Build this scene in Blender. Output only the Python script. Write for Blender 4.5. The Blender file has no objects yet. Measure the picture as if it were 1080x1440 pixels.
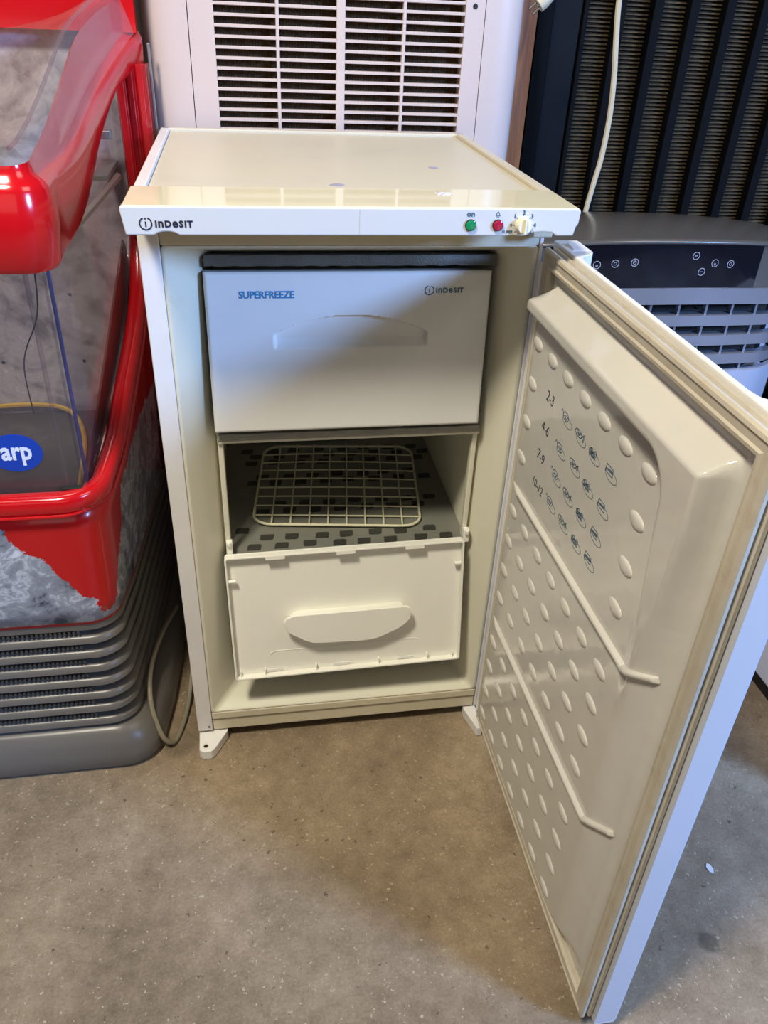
import bpy, bmesh, math, random
import numpy as np
from mathutils import Vector, Matrix
random.seed(4)
PI = math.pi
S = bpy.context.scene
COL = S.collection

# ------------------------------------------------------------------ camera, world, lights, exposure
cd = bpy.data.cameras.new('camera'); cam = bpy.data.objects.new('camera', cd); COL.objects.link(cam)
cam.location = (0.11376, -0.91913, 1.03549)
cam.rotation_euler = (0.99459, -0.04213, -0.16300)
cd.sensor_fit = 'VERTICAL'; cd.sensor_height = 36.0; cd.lens = 28.181
cd.shift_x = -4.62 / 1440.0
cd.clip_start = 0.02
S.camera = cam

W = bpy.data.worlds.new('world'); S.world = W; W.use_nodes = True
bg = W.node_tree.nodes['Background']; bg.inputs[0].default_value = (0.92, 0.90, 0.88, 1); bg.inputs[1].default_value = 0.07

def area(name, loc, target, size, power, color, size_y=None):
    l = bpy.data.lights.new(name, 'AREA'); l.energy = power; l.color = color; l.size = size
    if size_y: l.shape = 'RECTANGLE'; l.size_y = size_y
    o = bpy.data.objects.new(name, l); COL.objects.link(o); o.location = loc
    d = Vector(target) - Vector(loc); o.rotation_euler = d.to_track_quat('-Z', 'Y').to_euler()
    return o
area('overhead_light', (-0.44, -0.88, 2.42), (0.2, 0.0, 0.2), 0.26, 53, (1.0, 0.925, 0.77), 0.34)
area('front_fill', (-0.3, -3.6, 1.9), (0.2, 0.0, 0.5), 2.2, 7, (1.0, 0.95, 0.88), 1.4)  # added broad soft fill from the front, no known window
area('doorway_daylight', (2.40, -2.00, 1.76), (0.2, 0.0, 0.6), 0.50, 150, (0.25, 0.47, 1.0), 0.5)
area('overhead_light', (1.5, -0.9, 2.6), (0.9, -0.2, 0.0), 0.9, 13, (1.0, 0.92, 0.84), 0.9)  # added neutral fill from above, lifts the floor and tops at right

S.view_settings.view_transform = 'Standard'; S.view_settings.look = 'None'
S.view_settings.gamma = 1.0; S.view_settings.use_curve_mapping = False
S.view_settings.exposure = -0.10

# ------------------------------------------------------------------ materials
def lin(c):
    if isinstance(c, str):
        c = tuple(int(c[i:i + 2], 16) / 255 for i in (0, 2, 4))
    return tuple((v / 12.92 if v <= .04045 else ((v + .055) / 1.055) ** 2.4) for v in c) + (1.0,)

class NT:
    def __init__(s, name):
        s.m = bpy.data.materials.new(name); s.m.use_nodes = True; s.t = s.m.node_tree
        s.b = s.t.nodes['Principled BSDF']; s.out = s.t.nodes['Material Output']
        s._c = None
    def n(s, typ, **kw):
        o = s.t.nodes.new(typ)
        for k, v in kw.items():
            if k in o.inputs.keys(): o.inputs[k].default_value = v
            else: setattr(o, k, v)
        return o
    def l(s, a, b): s.t.links.new(a, b)
    def coord(s):
        if not s._c: s._c = s.n('ShaderNodeNewGeometry').outputs['Position']
        return s._c
    def noise(s, scale, detail=4, rough=.6, dist=0., vec=None):
        o = s.n('ShaderNodeTexNoise'); o.inputs['Scale'].default_value = scale; o.inputs['Detail'].default_value = detail
        o.inputs['Roughness'].default_value = rough; o.inputs['Distortion'].default_value = dist
        s.l(vec or s.coord(), o.inputs['Vector']); return o.outputs['Fac']
    def ramp(s, fac, stops):
        o = s.n('ShaderNodeValToRGB'); r = o.color_ramp
        while len(r.elements) < len(stops): r.elements.new(.5)
        for e, (p, c) in zip(r.elements, stops): e.position = p; e.color = c if len(c) == 4 else tuple(c) + (1,)
        s.l(fac, o.inputs['Fac']); return o.outputs['Color']
    def mix(s, fac, a, b):
        o = s.n('ShaderNodeMix', data_type='RGBA')
        for sock, v in ((o.inputs[0], fac), (o.inputs[6], a), (o.inputs[7], b)):
            if hasattr(v, 'is_linked'): s.l(v, sock)
            else: sock.default_value = v
        return o.outputs[2]
    def math(s, op, a, b=0., c=None):
        o = s.n('ShaderNodeMath', operation=op)
        for i, v in enumerate((a, b) if c is None else (a, b, c)):
            if hasattr(v, 'is_linked'): s.l(v, o.inputs[i])
            else: o.inputs[i].default_value = v
        return o.outputs[0]
    def mapr(s, v, a, b, c=0., d=1.):
        o = s.n('ShaderNodeMapRange'); s.l(v, o.inputs[0])
        for i, x in zip((1, 2, 3, 4), (a, b, c, d)): o.inputs[i].default_value = x
        return o.outputs[0]
    def sep(s, v=None):
        o = s.n('ShaderNodeSeparateXYZ'); s.l(v or s.coord(), o.inputs[0]); return o.outputs
    def bump(s, h, strength=.2, dist=.002):
        o = s.n('ShaderNodeBump'); o.inputs['Strength'].default_value = strength; o.inputs['Distance'].default_value = dist
        s.l(h, o.inputs['Height']); s.l(o.outputs[0], s.b.inputs['Normal'])
    def color(s, v):
        if hasattr(v, 'is_linked'): s.l(v, s.b.inputs['Base Color'])
        else: s.b.inputs['Base Color'].default_value = v
    def set(s, rough=.5, metal=0., spec=.5, coat=0., coatr=.05):
        s.b.inputs['Roughness'].default_value = rough; s.b.inputs['Metallic'].default_value = metal
        s.b.inputs['Specular IOR Level'].default_value = spec; s.b.inputs['Coat Weight'].default_value = coat
        s.b.inputs['Coat Roughness'].default_value = coatr; return s

def plain(name, c, rough=.45, metal=0., spec=.5, coat=0., vary=.08, dirt=None, dscale=9, dthr=(.55, .75), dmax=.6, bump=0., bscale=300):
    t = NT(name); t.set(rough, metal, spec, coat); c = lin(c)
    lo = tuple(max(0, v * (1 - vary)) for v in c[:3]) + (1,); hi = tuple(min(1, v * (1 + vary * .6)) for v in c[:3]) + (1,)
    col = t.ramp(t.noise(6, 5), [(.3, lo), (.7, hi)])
    if dirt:
        f = t.math('MULTIPLY', t.mapr(t.noise(dscale, 8, .7), dthr[0], dthr[1]), dmax)
        col = t.mix(f, col, lin(dirt))
    t.color(col)
    if bump: t.bump(t.noise(bscale, 3), bump, .0006)
    return t.m

M = {}
M['steel'] = plain('painted_steel', 'E6E3E0', .38, dirt='B4A68C', dscale=16, dthr=(.6, .85), dmax=.5)
M['topface'] = plain('worktop_textured', 'D0C8B2', .42, dirt='BDAF8E', dscale=6, dthr=(.45, .85), dmax=.45, bump=.25, bscale=900)
M['fascia'] = plain('fascia_plastic', 'D3D2CE', .07, spec=.6, vary=.02, dirt='D8C79C', dscale=14, dthr=(.62, .9), dmax=.3)
M['fascia_top'] = plain('fascia_top_plastic', 'E2D9B6', .06, spec=.7, vary=.05, dirt='D9C596', dscale=5, dthr=(.5, .9), dmax=.5)
M['liner'] = plain('liner_plastic', 'DEDAC4', .30, dirt='B99F66', dscale=12, dthr=(.62, .9), dmax=.5, vary=.04)
M['rail'] = plain('frame_rail', 'D6CDB2', .35, dirt='8A6B38', dscale=30, dthr=(.62, .85), dmax=.7)
M['flap'] = plain('flap_plastic', 'E2E1DC', .32, vary=.03, dirt='CFC6B0', dscale=8, dthr=(.6, .9), dmax=.3)
M['flap2'] = plain('flap_plastic_inside', 'F0EEE2', .34, vary=.03, dirt='BFB28A', dscale=60, dthr=(.72, .8), dmax=.5)
M['doorliner'] = NT('door_liner_plastic').set(.13, 0, .5).m
t = NT('door_liner_gloss'); t.set(.12, 0, .5)
c = t.ramp(t.noise(4, 5), [(.3, lin('CAC6BC')), (.7, lin('D4D0C6'))])
sp = t.mapr(t.noise(170, 2), .765, .80); c = t.mix(t.math('MULTIPLY', sp, .7), c, lin('8C7B66')); t.color(c)
t.bump(t.noise(24, 3, .5), .22, .004); M['doorliner'] = t.m
M['gasket'] = plain('gasket_rubber', 'C4BBA8', .5, dirt='A98E62', dscale=40, dthr=(.5, .85), dmax=.6, vary=.12)
M['doorsteel'] = plain('door_steel', 'C8CBD2', .30, vary=.02)
M['doorplastic'] = plain('door_trim_plastic', 'ECEAE6', .28, vary=.03, dirt='C8B48C', dscale=30, dthr=(.65, .9), dmax=.5)
M['ink'] = plain('dark_ink', '23202E', .5, vary=0)
M['ink2'] = plain('blue_grey_ink', '3C5F78', .5, vary=0)
M['inkblue'] = plain('blue_ink', '2F83B4', .5, vary=0)
M['pen'] = plain('pen_ink', '4C6478', .5, vary=.3)
M['pendark'] = plain('pen_ink_dark', '34414E', .5, vary=.3)
M['residue'] = plain('sticker_residue', 'A9A3B8', .6, vary=.3)
M['paper'] = plain('paper_label', 'E6E3E6', .6, dirt='77748E', dscale=180, dthr=(.5, .6), dmax=.8)
M['evap'] = plain('evaporator_grey', '8B8B80', .45, metal=.3, vary=.15, bump=.8, bscale=420, dirt='C9C6B4', dscale=260, dthr=(.6, .75), dmax=.5)
M['evapdark'] = plain('evaporator_slot', '3A3933', .55, vary=.3)
M['foil'] = plain('foil_edge', '9A988C', .4, metal=.2, vary=.3, bump=1., bscale=500)
M['foildark'] = plain('foil_edge_dull', '67665E', .45, metal=.2, vary=.3, bump=1., bscale=500)
M['wire'] = plain('cream_wire_coating', 'D8D3B4', .4, dirt='A98F5C', dscale=60, dthr=(.55, .8), dmax=.5)
M['dark'] = plain('cavity_dark', '1B1A18', .7, vary=.1)
M['green'] = NT('green_lens').m
def lens(name, c):
    t = NT(name); t.set(.12, 0, .6, .5); t.color(t.ramp(t.noise(90), [(.3, lin(c)), (.8, tuple(min(1, v * 1.4) for v in lin(c)[:3]) + (1,))])); return t.m
M['green'] = lens('green_lens', '0B7A48'); M['red_lens'] = lens('red_lens', 'A01838')
M['knob'] = plain('knob_plastic', 'EDE4C4', .3, vary=.03)
M['black'] = plain('black_plastic', '101114', .35, vary=.2)
M['blackmetal'] = plain('black_painted_metal', '0A0A0D', .6, vary=.3, spec=.15)
M['blackmatte'] = plain('black_bar_paint', '060607', .7, vary=.3, spec=.12)
# portable air conditioner, rear
M['acwhite'] = plain('ac_white_plastic', 'CDBBB1', .38, vary=.03, dirt='B9A79F', dscale=9, dthr=(.62, .9), dmax=.35)
t = NT('brown_filter'); t.set(.9, 0, .2)
x = t.sep()[0]; w = t.math('SINE', t.math('MULTIPLY', x, 1500))
c = t.ramp(t.noise(160, 6, .8), [(.3, lin('2A2016')), (.55, lin('55432E')), (.8, lin('7E6A4A'))])
c = t.mix(t.mapr(w, -1, 1, 0, .4), c, lin('2A2016')); t.color(c); t.bump(w, .4, .001); M['filter'] = t.m
# wood
t = NT('wood_board'); t.set(.5)
mp = t.n('ShaderNodeMapping'); t.l(t.coord(), mp.inputs[0]); mp.inputs['Scale'].default_value = (60, 60, 4)
t.color(t.ramp(t.noise(1.2, 5, .6, .6, mp.outputs[0]), [(.3, lin('7C451C')), (.5, lin('A8622A')), (.75, lin('C47E40'))])); M['wood'] = t.m
t = NT('ribbed_brown_fin'); t.set(.75, 0, .3)
t.color(t.ramp(t.noise(70, 6, .75), [(.3, lin('2C231A')), (.55, lin('51442F')), (.8, lin('74654A'))])); M['fin'] = t.m
M['finback'] = plain('fin_backing', '14100C', .9, vary=.3)
M['cable'] = plain('cable_ivory', 'C9BC9E', .5)
M['cablegrey'] = plain('cable_grey', '857C68', .55, dirt='4A4438', dscale=30)
M['pin'] = plain('plug_pin', '8C8478', .3, metal=1.)
# grey air conditioner
M['acgrey'] = plain('ac_charcoal_gloss', '5C5853', .24, metal=.2, coat=.3, vary=.05)
M['acsilver'] = plain('ac_silver_plastic', '7E7E84', .33, metal=.25, vary=.04)
M['acpanel'] = NT('ac_black_glass').m
t = NT('ac_black_glass'); t.set(.06, 0, .5, .6, .03); t.color(t.ramp(t.noise(5), [(.3, lin('08090F')), (.8, lin('0D1020'))])); M['acpanel'] = t.m
M['acbody'] = plain('ac_pale_body', 'A6A9B6', .35, vary=.03)
M['icon'] = plain('icon_grey', 'A7A9B4', .5, vary=0)
M['appliance'] = plain('white_appliance_side', 'CFCBCA', .35, vary=.03)
# drinks cooler
M['red'] = plain('red_plastic', 'C40C16', .17, spec=.5, coat=.3, vary=.06)
M['redpost'] = plain('red_post_plastic', 'B01018', .22, coat=.2, vary=.1)
M['base'] = plain('grey_base_plastic', '635E57', .33, vary=.06, dirt='544F48', dscale=20, dthr=(.6, .85), dmax=.5)
M['teeth'] = plain('recess_teeth', '45413C', .5)
M['basedark'] = plain('recess_dark', '232220', .6)
M['gaugesilver'] = plain('grey_trim', '8C8A88', .35, metal=.4)
M['yellow'] = plain('yellow_edge', 'C8A53A', .5, vary=.2)
M['navy'] = plain('navy_edge_strip', '3B4378', .3, vary=.2)
M['ovalblue'] = plain('blue_badge', '0F3FA6', .35, vary=.03)
M['badgewhite'] = plain('badge_white', 'DDE6F4', .4, vary=0)
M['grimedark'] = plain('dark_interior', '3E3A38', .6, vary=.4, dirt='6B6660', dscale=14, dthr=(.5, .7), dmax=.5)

def ice_color(t, cold='989DA6', dark='454B5C', light='DDE0E6'):
    n1 = t.noise(6, 4, .55, 3.2); n2 = t.noise(22, 6, .65, 2.)
    f = t.math('ADD', t.math('MULTIPLY', n1, .62), t.math('MULTIPLY', n2, .38))
    return t.ramp(f, [(.37, lin(dark)), (.43, tuple(v * .75 for v in lin(cold)[:3]) + (1,)), (.50, lin(cold)), (.54, tuple(v * .8 for v in lin(light)[:3]) + (1,)), (.58, lin(cold)), (.64, lin(light))])
t = NT('red_with_ice_graphic'); t.set(.22, 0, .5, .3)
xs, ys, zs = t.sep()
a = t.math('MAXIMUM', t.math('MULTIPLY', t.math('SUBTRACT', -.105, xs), 1.5), t.math('MULTIPLY', ys, 1.7))
h = t.math('ADD', t.math('MINIMUM', t.math('MAXIMUM', a, 0.), .17), .292)
h = t.math('ADD', h, t.math('MULTIPLY', t.math('SUBTRACT', t.noise(13, 7, .7, .6), .5), .11))
m1 = t.math('LESS_THAN', zs, h); m2 = t.math('GREATER_THAN', zs, .281)
t.color(t.mix(t.math('MULTIPLY', m1, m2), lin('C40A12'), ice_color(t))); M['redice'] = t.m
t = NT('ice_graphic_liner'); t.set(.5)
t.color(ice_color(t, 'B0AEB6', '807E86', 'D0CED6')); M['icewall'] = t.m
t = NT('ice_graphic_basin'); t.set(.4)
t.color(ice_color(t, 'A8A8AE', '6A6A78', 'DCDCE0')); M['iceback'] = t.m

def glass(name, tint, refl, rough=.05, haze=.15, hazec='9C9598', fk=.35):
    t = NT(name); t.set(rough, 0, .5); t.color(lin(hazec))
    tr = t.n('ShaderNodeBsdfTransparent'); tr.inputs[0].default_value = tint
    gl = t.n('ShaderNodeBsdfGlossy'); gl.inputs['Roughness'].default_value = rough
    df = t.n('ShaderNodeBsdfDiffuse'); df.inputs[0].default_value = lin(hazec)
    a = t.n('ShaderNodeMixShader'); t.l(t.mapr(t.noise(12, 6, .7), .3, .7, haze * .6, haze * 1.3), a.inputs[0]); t.l(tr.outputs[0], a.inputs[1]); t.l(df.outputs[0], a.inputs[2])
    fr = t.n('ShaderNodeFresnel'); fr.inputs[0].default_value = 1.45
    f = t.math('ADD', t.math('MULTIPLY', fr.outputs[0], fk), refl)
    b = t.n('ShaderNodeMixShader'); t.l(f, b.inputs[0]); t.l(a.outputs[0], b.inputs[1]); t.l(gl.outputs[0], b.inputs[2])
    t.l(b.outputs[0], t.out.inputs['Surface']); t.t.nodes.remove(t.b); return t.m
M['clear'] = glass('clear_acrylic', (.93, .91, .93, 1), .015, .05, .08)
M['lid'] = glass('scuffed_clear_lid', (.97, .95, .96, 1), .02, .10, .10, 'CFC8CA', .2)
M['flange'] = glass('clear_flange', (.97, .95, .96, 1), .01, .08, .16, 'E0D0D0')

# concrete
t = NT('concrete_floor'); t.set(.62, 0, .35)
n1 = t.noise(3.2, 8, .62); n2 = t.noise(38, 6, .7); f = t.math('ADD', t.math('ADD', t.math('MULTIPLY', n1, .5), t.math('MULTIPLY', n2, .25)), t.math('MULTIPLY', t.noise(240, 5, .75), .25))
c = t.ramp(f, [(.35, lin('5F5040')), (.46, lin('7F6E57')), (.54, lin('938169')), (.66, lin('B3A287'))])
wn = t.n('ShaderNodeTexNoise'); wn.inputs['Scale'].default_value = 210; wn.inputs['Detail'].default_value = 2; t.l(t.coord(), wn.inputs['Vector'])
vm = t.n('ShaderNodeVectorMath', operation='MULTIPLY_ADD'); t.l(wn.outputs['Color'], vm.inputs[0]); vm.inputs[1].default_value = (.012, .012, .012); t.l(t.coord(), vm.inputs[2]); wv = vm.outputs[0]
v = t.n('ShaderNodeTexVoronoi'); v.inputs['Scale'].default_value = 230; t.l(wv, v.inputs['Vector'])
vs = t.sep(v.outputs['Color'])
chip = t.math('MULTIPLY', t.math('LESS_THAN', v.outputs['Distance'], t.math('MULTIPLY', vs[1], .42)), t.math('GREATER_THAN', vs[0], .84))
c = t.mix(t.math('MULTIPLY', chip, .5), c, lin('D0C3A6'))
v2 = t.n('ShaderNodeTexVoronoi'); v2.inputs['Scale'].default_value = 120; t.l(wv, v2.inputs['Vector'])
v2s = t.sep(v2.outputs['Color'])
pit = t.math('MULTIPLY', t.math('LESS_THAN', v2.outputs['Distance'], t.math('MULTIPLY', v2s[1], .30)), t.math('GREATER_THAN', v2s[0], .88))
c = t.mix(t.math('MULTIPLY', pit, .65), c, lin('40382C'))
xs, ys, zs = t.sep()
def spot(cx, cy, r):
    d = t.math('SQRT', t.math('ADD', t.math('POWER', t.math('SUBTRACT', xs, cx), 2), t.math('POWER', t.math('SUBTRACT', ys, cy), 2)))
    d = t.math('ADD', d, t.math('MULTIPLY', t.math('SUBTRACT', t.noise(60), .5), .012))
    return t.mapr(d, r * .7, r * 1.1, 1, 0)
for cx, cy, r, k in ((.670, -.424, .015, .55), (.012, -.075, .004, .6), (.62, -.12, .02, .3), (-.03, .0, .03, .35), (.75, -.05, .012, .5)):
    c = t.mix(t.math('MULTIPLY', spot(cx, cy, r), k), c, lin('3C362E'))
t.color(c)
hb = t.math('SUBTRACT', t.noise(240, 4, .7), t.math('MULTIPLY', pit, .8)); t.bump(hb, .5, .0012); M['floor'] = t.m
M['wall'] = plain('dark_painted_wall', '2B2A2C', .8, vary=.3)
M['paintchip'] = plain('white_chip', 'DDD8D4', .6)
M['crack'] = plain('pale_scratch', 'B5ABA0', .7)

# ------------------------------------------------------------------ mesh helpers
class MB:
    def __init__(s): s.v = []; s.f = []
    def add(s, vs, fs):
        o = len(s.v); s.v += [tuple(map(float, p)) for p in vs]; s.f += [tuple(o + i for i in q) for q in fs]; return s
    def box(s, a, b):
        x0, y0, z0 = a; x1, y1, z1 = b
        return s.add([(x0, y0, z0), (x1, y0, z0), (x1, y1, z0), (x0, y1, z0), (x0, y0, z1), (x1, y0, z1), (x1, y1, z1), (x0, y1, z1)],
                     [(0, 3, 2, 1), (4, 5, 6, 7), (0, 1, 5, 4), (1, 2, 6, 5), (2, 3, 7, 6), (3, 0, 4, 7)])
    def prism(s, poly, h, P=lambda a, b, c: (a, b, c), c0=0.):
        n = len(poly)
        return s.add([P(a, b, c0) for a, b in poly] + [P(a, b, c0 + h) for a, b in poly],
                     [tuple(range(n))[::-1], tuple(range(n, 2 * n))] + [(i, (i + 1) % n, n + (i + 1) % n, n + i) for i in range(n)])
    def tube(s, pts, r, n=8, caps=True, closed=False):
        pts = [Vector(p) for p in pts]; N = len(pts); rs = r if isinstance(r, (list, tuple)) else [r] * N
        ref = None; V = []; F = []
        for i, p in enumerate(pts):
            a = pts[(i - 1) % N] if (closed or i) else p; b = pts[(i + 1) % N] if (closed or i < N - 1) else p
            d = (b - a).normalized()
            if ref is None:
                ref = Vector((0, 0, 1)) if abs(d.z) < .9 else Vector((1, 0, 0))
            u = (ref - d * ref.dot(d)).normalized(); ref = u; w = d.cross(u)
            V += [p + (u * math.cos(2 * PI * k / n) + w * math.sin(2 * PI * k / n)) * rs[i] for k in range(n)]
        for i in range(N if closed else N - 1):
            j = (i + 1) % N
            F += [(i * n + k, i * n + (k + 1) % n, j * n + (k + 1) % n, j * n + k) for k in range(n)]
        if caps and not closed: F += [tuple(range(n))[::-1], tuple((N - 1) * n + k for k in range(n))]
        return s.add(V, F)
    def lathe(s, prof, P=lambda x, y, z: (x, y, z), n=24):
        V = []; F = []
        for r, z in prof: V += [P(r * math.cos(2 * PI * k / n), r * math.sin(2 * PI * k / n), z) for k in range(n)]
        m = len(prof)
        for i in range(m - 1): F += [(i * n + k, i * n + (k + 1) % n, (i + 1) * n + (k + 1) % n, (i + 1) * n + k) for k in range(n)]
        F += [tuple(range(n))[::-1], tuple((m - 1) * n + k for k in range(n))]
        return s.add(V, F)
    def loft(s, rings, closed=True, caps=False):
        n = len(rings[0]); V = [p for r in rings for p in r]; F = []
        for i in range(len(rings) - 1):
            for k in range(n if closed else n - 1): F.append((i * n + k, i * n + (k + 1) % n, (i + 1) * n + (k + 1) % n, (i + 1) * n + k))
        if caps: F += [tuple(range(n))[::-1], tuple((len(rings) - 1) * n + k for k in range(n))]
        return s.add(V, F)
    def grid(s, nu, nv, fn):
        V = [fn(i / (nu - 1), j / (nv - 1)) for j in range(nv) for i in range(nu)]
        return s.add(V, [(j * nu + i, j * nu + i + 1, (j + 1) * nu + i + 1, (j + 1) * nu + i) for j in range(nv - 1) for i in range(nu - 1)])

def wpos(o):
    p = Vector((0, 0, 0))
    while o: p += o.location; o = o.parent
    return p
def mesh(name, mb, m, off=Vector((0, 0, 0)), smooth=False, fix=True):
    me = bpy.data.meshes.new(name); me.from_pydata([tuple(Vector(v) - off) for v in mb.v], [], mb.f)
    if fix:
        b = bmesh.new(); b.from_mesh(me); bmesh.ops.recalc_face_normals(b, faces=b.faces); b.to_mesh(me); b.free()
    me.materials.append(M[m] if isinstance(m, str) else m)
    if smooth:
        me.polygons.foreach_set('use_smooth', [True] * len(me.polygons))
    me.update(); return me
def obj(name, mb, m, parent=None, smooth=False, bevel=0., seg=2, angle=40, label=None, fix=True, solid=0.):
    off = wpos(parent) if parent else Vector((0, 0, 0))
    o = bpy.data.objects.new(name, mesh(name, mb, m, off, smooth, fix)); COL.objects.link(o); o.parent = parent
    if solid:
        md = o.modifiers.new('solid', 'SOLIDIFY'); md.thickness = solid; md.offset = -1
    if bevel:
        md = o.modifiers.new('bevel', 'BEVEL'); md.width = bevel; md.segments = seg; md.limit_method = 'ANGLE'; md.angle_limit = math.radians(30)
        o.data.polygons.foreach_set('use_smooth', [True] * len(o.data.polygons)); md.harden_normals = True
    elif smooth:
        o.data.set_sharp_from_angle(angle=math.radians(angle))
    if label: o['label'] = label
    return o
def inst(name, me, loc, parent, rot=None):
    o = bpy.data.objects.new(name, me); COL.objects.link(o); o.parent = parent
    o.location = Vector(loc) - wpos(parent)
    if rot: o.rotation_euler = rot
    return o
def thing(name, label, cat, loc, group=None):
    o = bpy.data.objects.new(name, None); COL.objects.link(o); o.location = loc; o.empty_display_size = .05
    o['label'] = label; o['category'] = cat
    if group: o['group'] = group
    bpy.context.view_layer.update(); return o
def tag(o, label, cat): o['label'] = label; o['category'] = cat; return o
def structure(o): o['kind'] = 'structure'; return o

def frame_fn(O, U, V):
    O = Vector(O); U = Vector(U).normalized(); V = Vector(V); V = (V - U * V.dot(U)).normalized(); N = U.cross(V)
    return lambda a, b, c=0.: tuple(O + U * a + V * b + N * c)
def text(mb, s, size, fr, a=0., b=0., th=.0002, offset=0., align='LEFT', sx=1., shear=0.):
    cu = bpy.data.curves.new('t', 'FONT'); cu.body = s; cu.size = size; cu.extrude = th; cu.offset = offset; cu.align_x = align; cu.resolution_u = 3; cu.shear = shear
    o = bpy.data.objects.new('t', cu); COL.objects.link(o)
    dg = bpy.context.evaluated_depsgraph_get(); me = bpy.data.meshes.new_from_object(o.evaluated_get(dg))
    V = [fr(a + v.co.x * sx, b + v.co.y, v.co.z + th) for v in me.vertices]; F = [tuple(p.vertices) for p in me.polygons]
    w = max([v.co.x for v in me.vertices] or [0]) * sx
    bpy.data.objects.remove(o); bpy.data.curves.remove(cu); bpy.data.meshes.remove(me); mb.add(V, F); return w
def ring(mb, fr, a, b, r, w, th=.0003, n=28, t0=0., t1=2 * PI):
    full = abs(t1 - t0 - 2 * PI) < 1e-6; V = []; F = []
    for k in range(n + 1):
        q = t0 + (t1 - t0) * k / n
        for rr, c in ((r - w / 2, 0), (r + w / 2, 0), (r + w / 2, th), (r - w / 2, th)): V.append(fr(a + rr * math.cos(q), b + rr * math.sin(q), c))
    for k in range(n):
        for j in range(4): F.append((k * 4 + j, k * 4 + (j + 1) % 4, k * 4 + 4 + (j + 1) % 4, k * 4 + 4 + j))
    mb.add(V, F)
def stroke(mb, fr, pts, w, th=.0002):
    for (a, b), (c, d) in zip(pts[:-1], pts[1:]):
        L = math.hypot(c - a, d - b) or 1e-9; nx, ny = -(d - b) / L * w / 2, (c - a) / L * w / 2; ex, ey = (c - a) / L * w * .3, (d - b) / L * w * .3
        mb.prism([(a - ex + nx, b - ey + ny), (a - ex - nx, b - ey - ny), (c + ex - nx, d + ey - ny), (c + ex + nx, d + ey + ny)], th, fr)
def logo(mb, fr, a, b, h):
    # open ring with an i, then the lettering
    R = h * .92
    ring(mb, fr, a, b, R, h * .19, n=30, t0=math.radians(112), t1=math.radians(428))
    stroke(mb, fr, [(a, b - R * .48), (a, b + R * .30)], h * .2); mb.prism([(a + .13 * h * math.cos(k * PI / 4), b + R * .78 + .13 * h * math.sin(k * PI / 4)) for k in range(8)], .0003, fr)
    x = a + R + h * .45; base = b - h * .5
    for ch, sc in (('I', 1.), ('n', 1.34), ('D', 1.), ('e', 1.34), ('S', 1.), ('I', 1.), ('T', 1.)):
        w = text(mb, ch, h * 1.38 * sc, fr, x, base, offset=h * .05)
        x += w + h * .16

def rounded(x0, y0, x1, y1, r, n=6):
    out = []
    for cx, cy, a0 in ((x1 - r, y1 - r, 0), (x0 + r, y1 - r, 90), (x0 + r, y0 + r, 180), (x1 - r, y0 + r, 270)):
        for k in range(n + 1):
            a = math.radians(a0 + 90 * k / n); out.append((cx + r * math.cos(a), cy + r * math.sin(a)))
    return out

# ------------------------------------------------------------------ the setting
structure(obj('floor', MB().box((-2.2, -2.6, -.05), (3.0, 1.0, 0)), 'floor'))
structure(obj('wall_back', MB().box((-2.2, .98, 0), (3.0, 1.06, 2.4)), 'wall'))

# ------------------------------------------------------------------ freezer
FW, FD = .462, .423
fz = thing('freezer', 'small white under-counter freezer standing with its door wide open', 'freezer', (0, 0, 0))
# steel cabinet
obj('side_panel', MB().box((0, 0, .025), (.023, FD, .83)), 'steel', fz, bevel=.0015)
obj('side_panel', MB().box((FW - .005, 0, .025), (FW, FD, .83)), 'steel', fz, bevel=.0015)
obj('back_panel', MB().box((.02, FD - .012, .03), (FW - .01, FD, .84)), 'steel', fz)
obj('top_rail', MB().box((.0235, .001, .792), (FW - .0055, .03, .838)), 'rail', fz, bevel=.001)
obj('bottom_rail', MB().box((.0235, .0, .049), (FW - .0055, .03, .064)).box((.024, .003, .022), (FW - .0055, .03, .046)), 'rail', fz, bevel=.0025, seg=3)
obj('underside_plate', MB().box((.01, .03, .018), (FW - .01, FD - .02, .03)), 'dark', fz)
for x in (.04, FW - .04): obj('foot', MB().lathe([(.016, .0005), (.017, .006), (.010, .008), (.010, .02)], lambda a, b, c, x=x: (x + a, .37 + b, c)), 'black', fz, smooth=True)
# worktop
obj('worktop', MB().box((.016, .004, .832), (FW - .012, FD - .01, .8485)), 'topface', fz, label='cream textured top surface with stains')
obj('worktop_edge', MB().box((.002, -.001, .83), (.015, FD, .853)), 'steel', fz, bevel=.002)
obj('worktop_edge', MB().box((FW - .0115, -.001, .83), (FW + .002, FD, .853)), 'topface', fz, bevel=.002)
obj('worktop_edge', MB().box((.002, FD - .009, .83), (FW + .002, FD + .001, .853)), 'topface', fz, bevel=.002)
for x, y, w, h, mt in ((.222, .043, .022, .016, 'residue'), (.358, .155, .014, .016, 'residue')):
    poly = [(x + w / 2 * math.cos(k * PI / 7) * random.uniform(.6, 1.1), y + h / 2 * math.sin(k * PI / 7) * random.uniform(.6, 1.2)) for k in range(14)]
    obj('sticker_residue', MB().prism(poly, .0003, c0=.8486), mt, fz)
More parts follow.
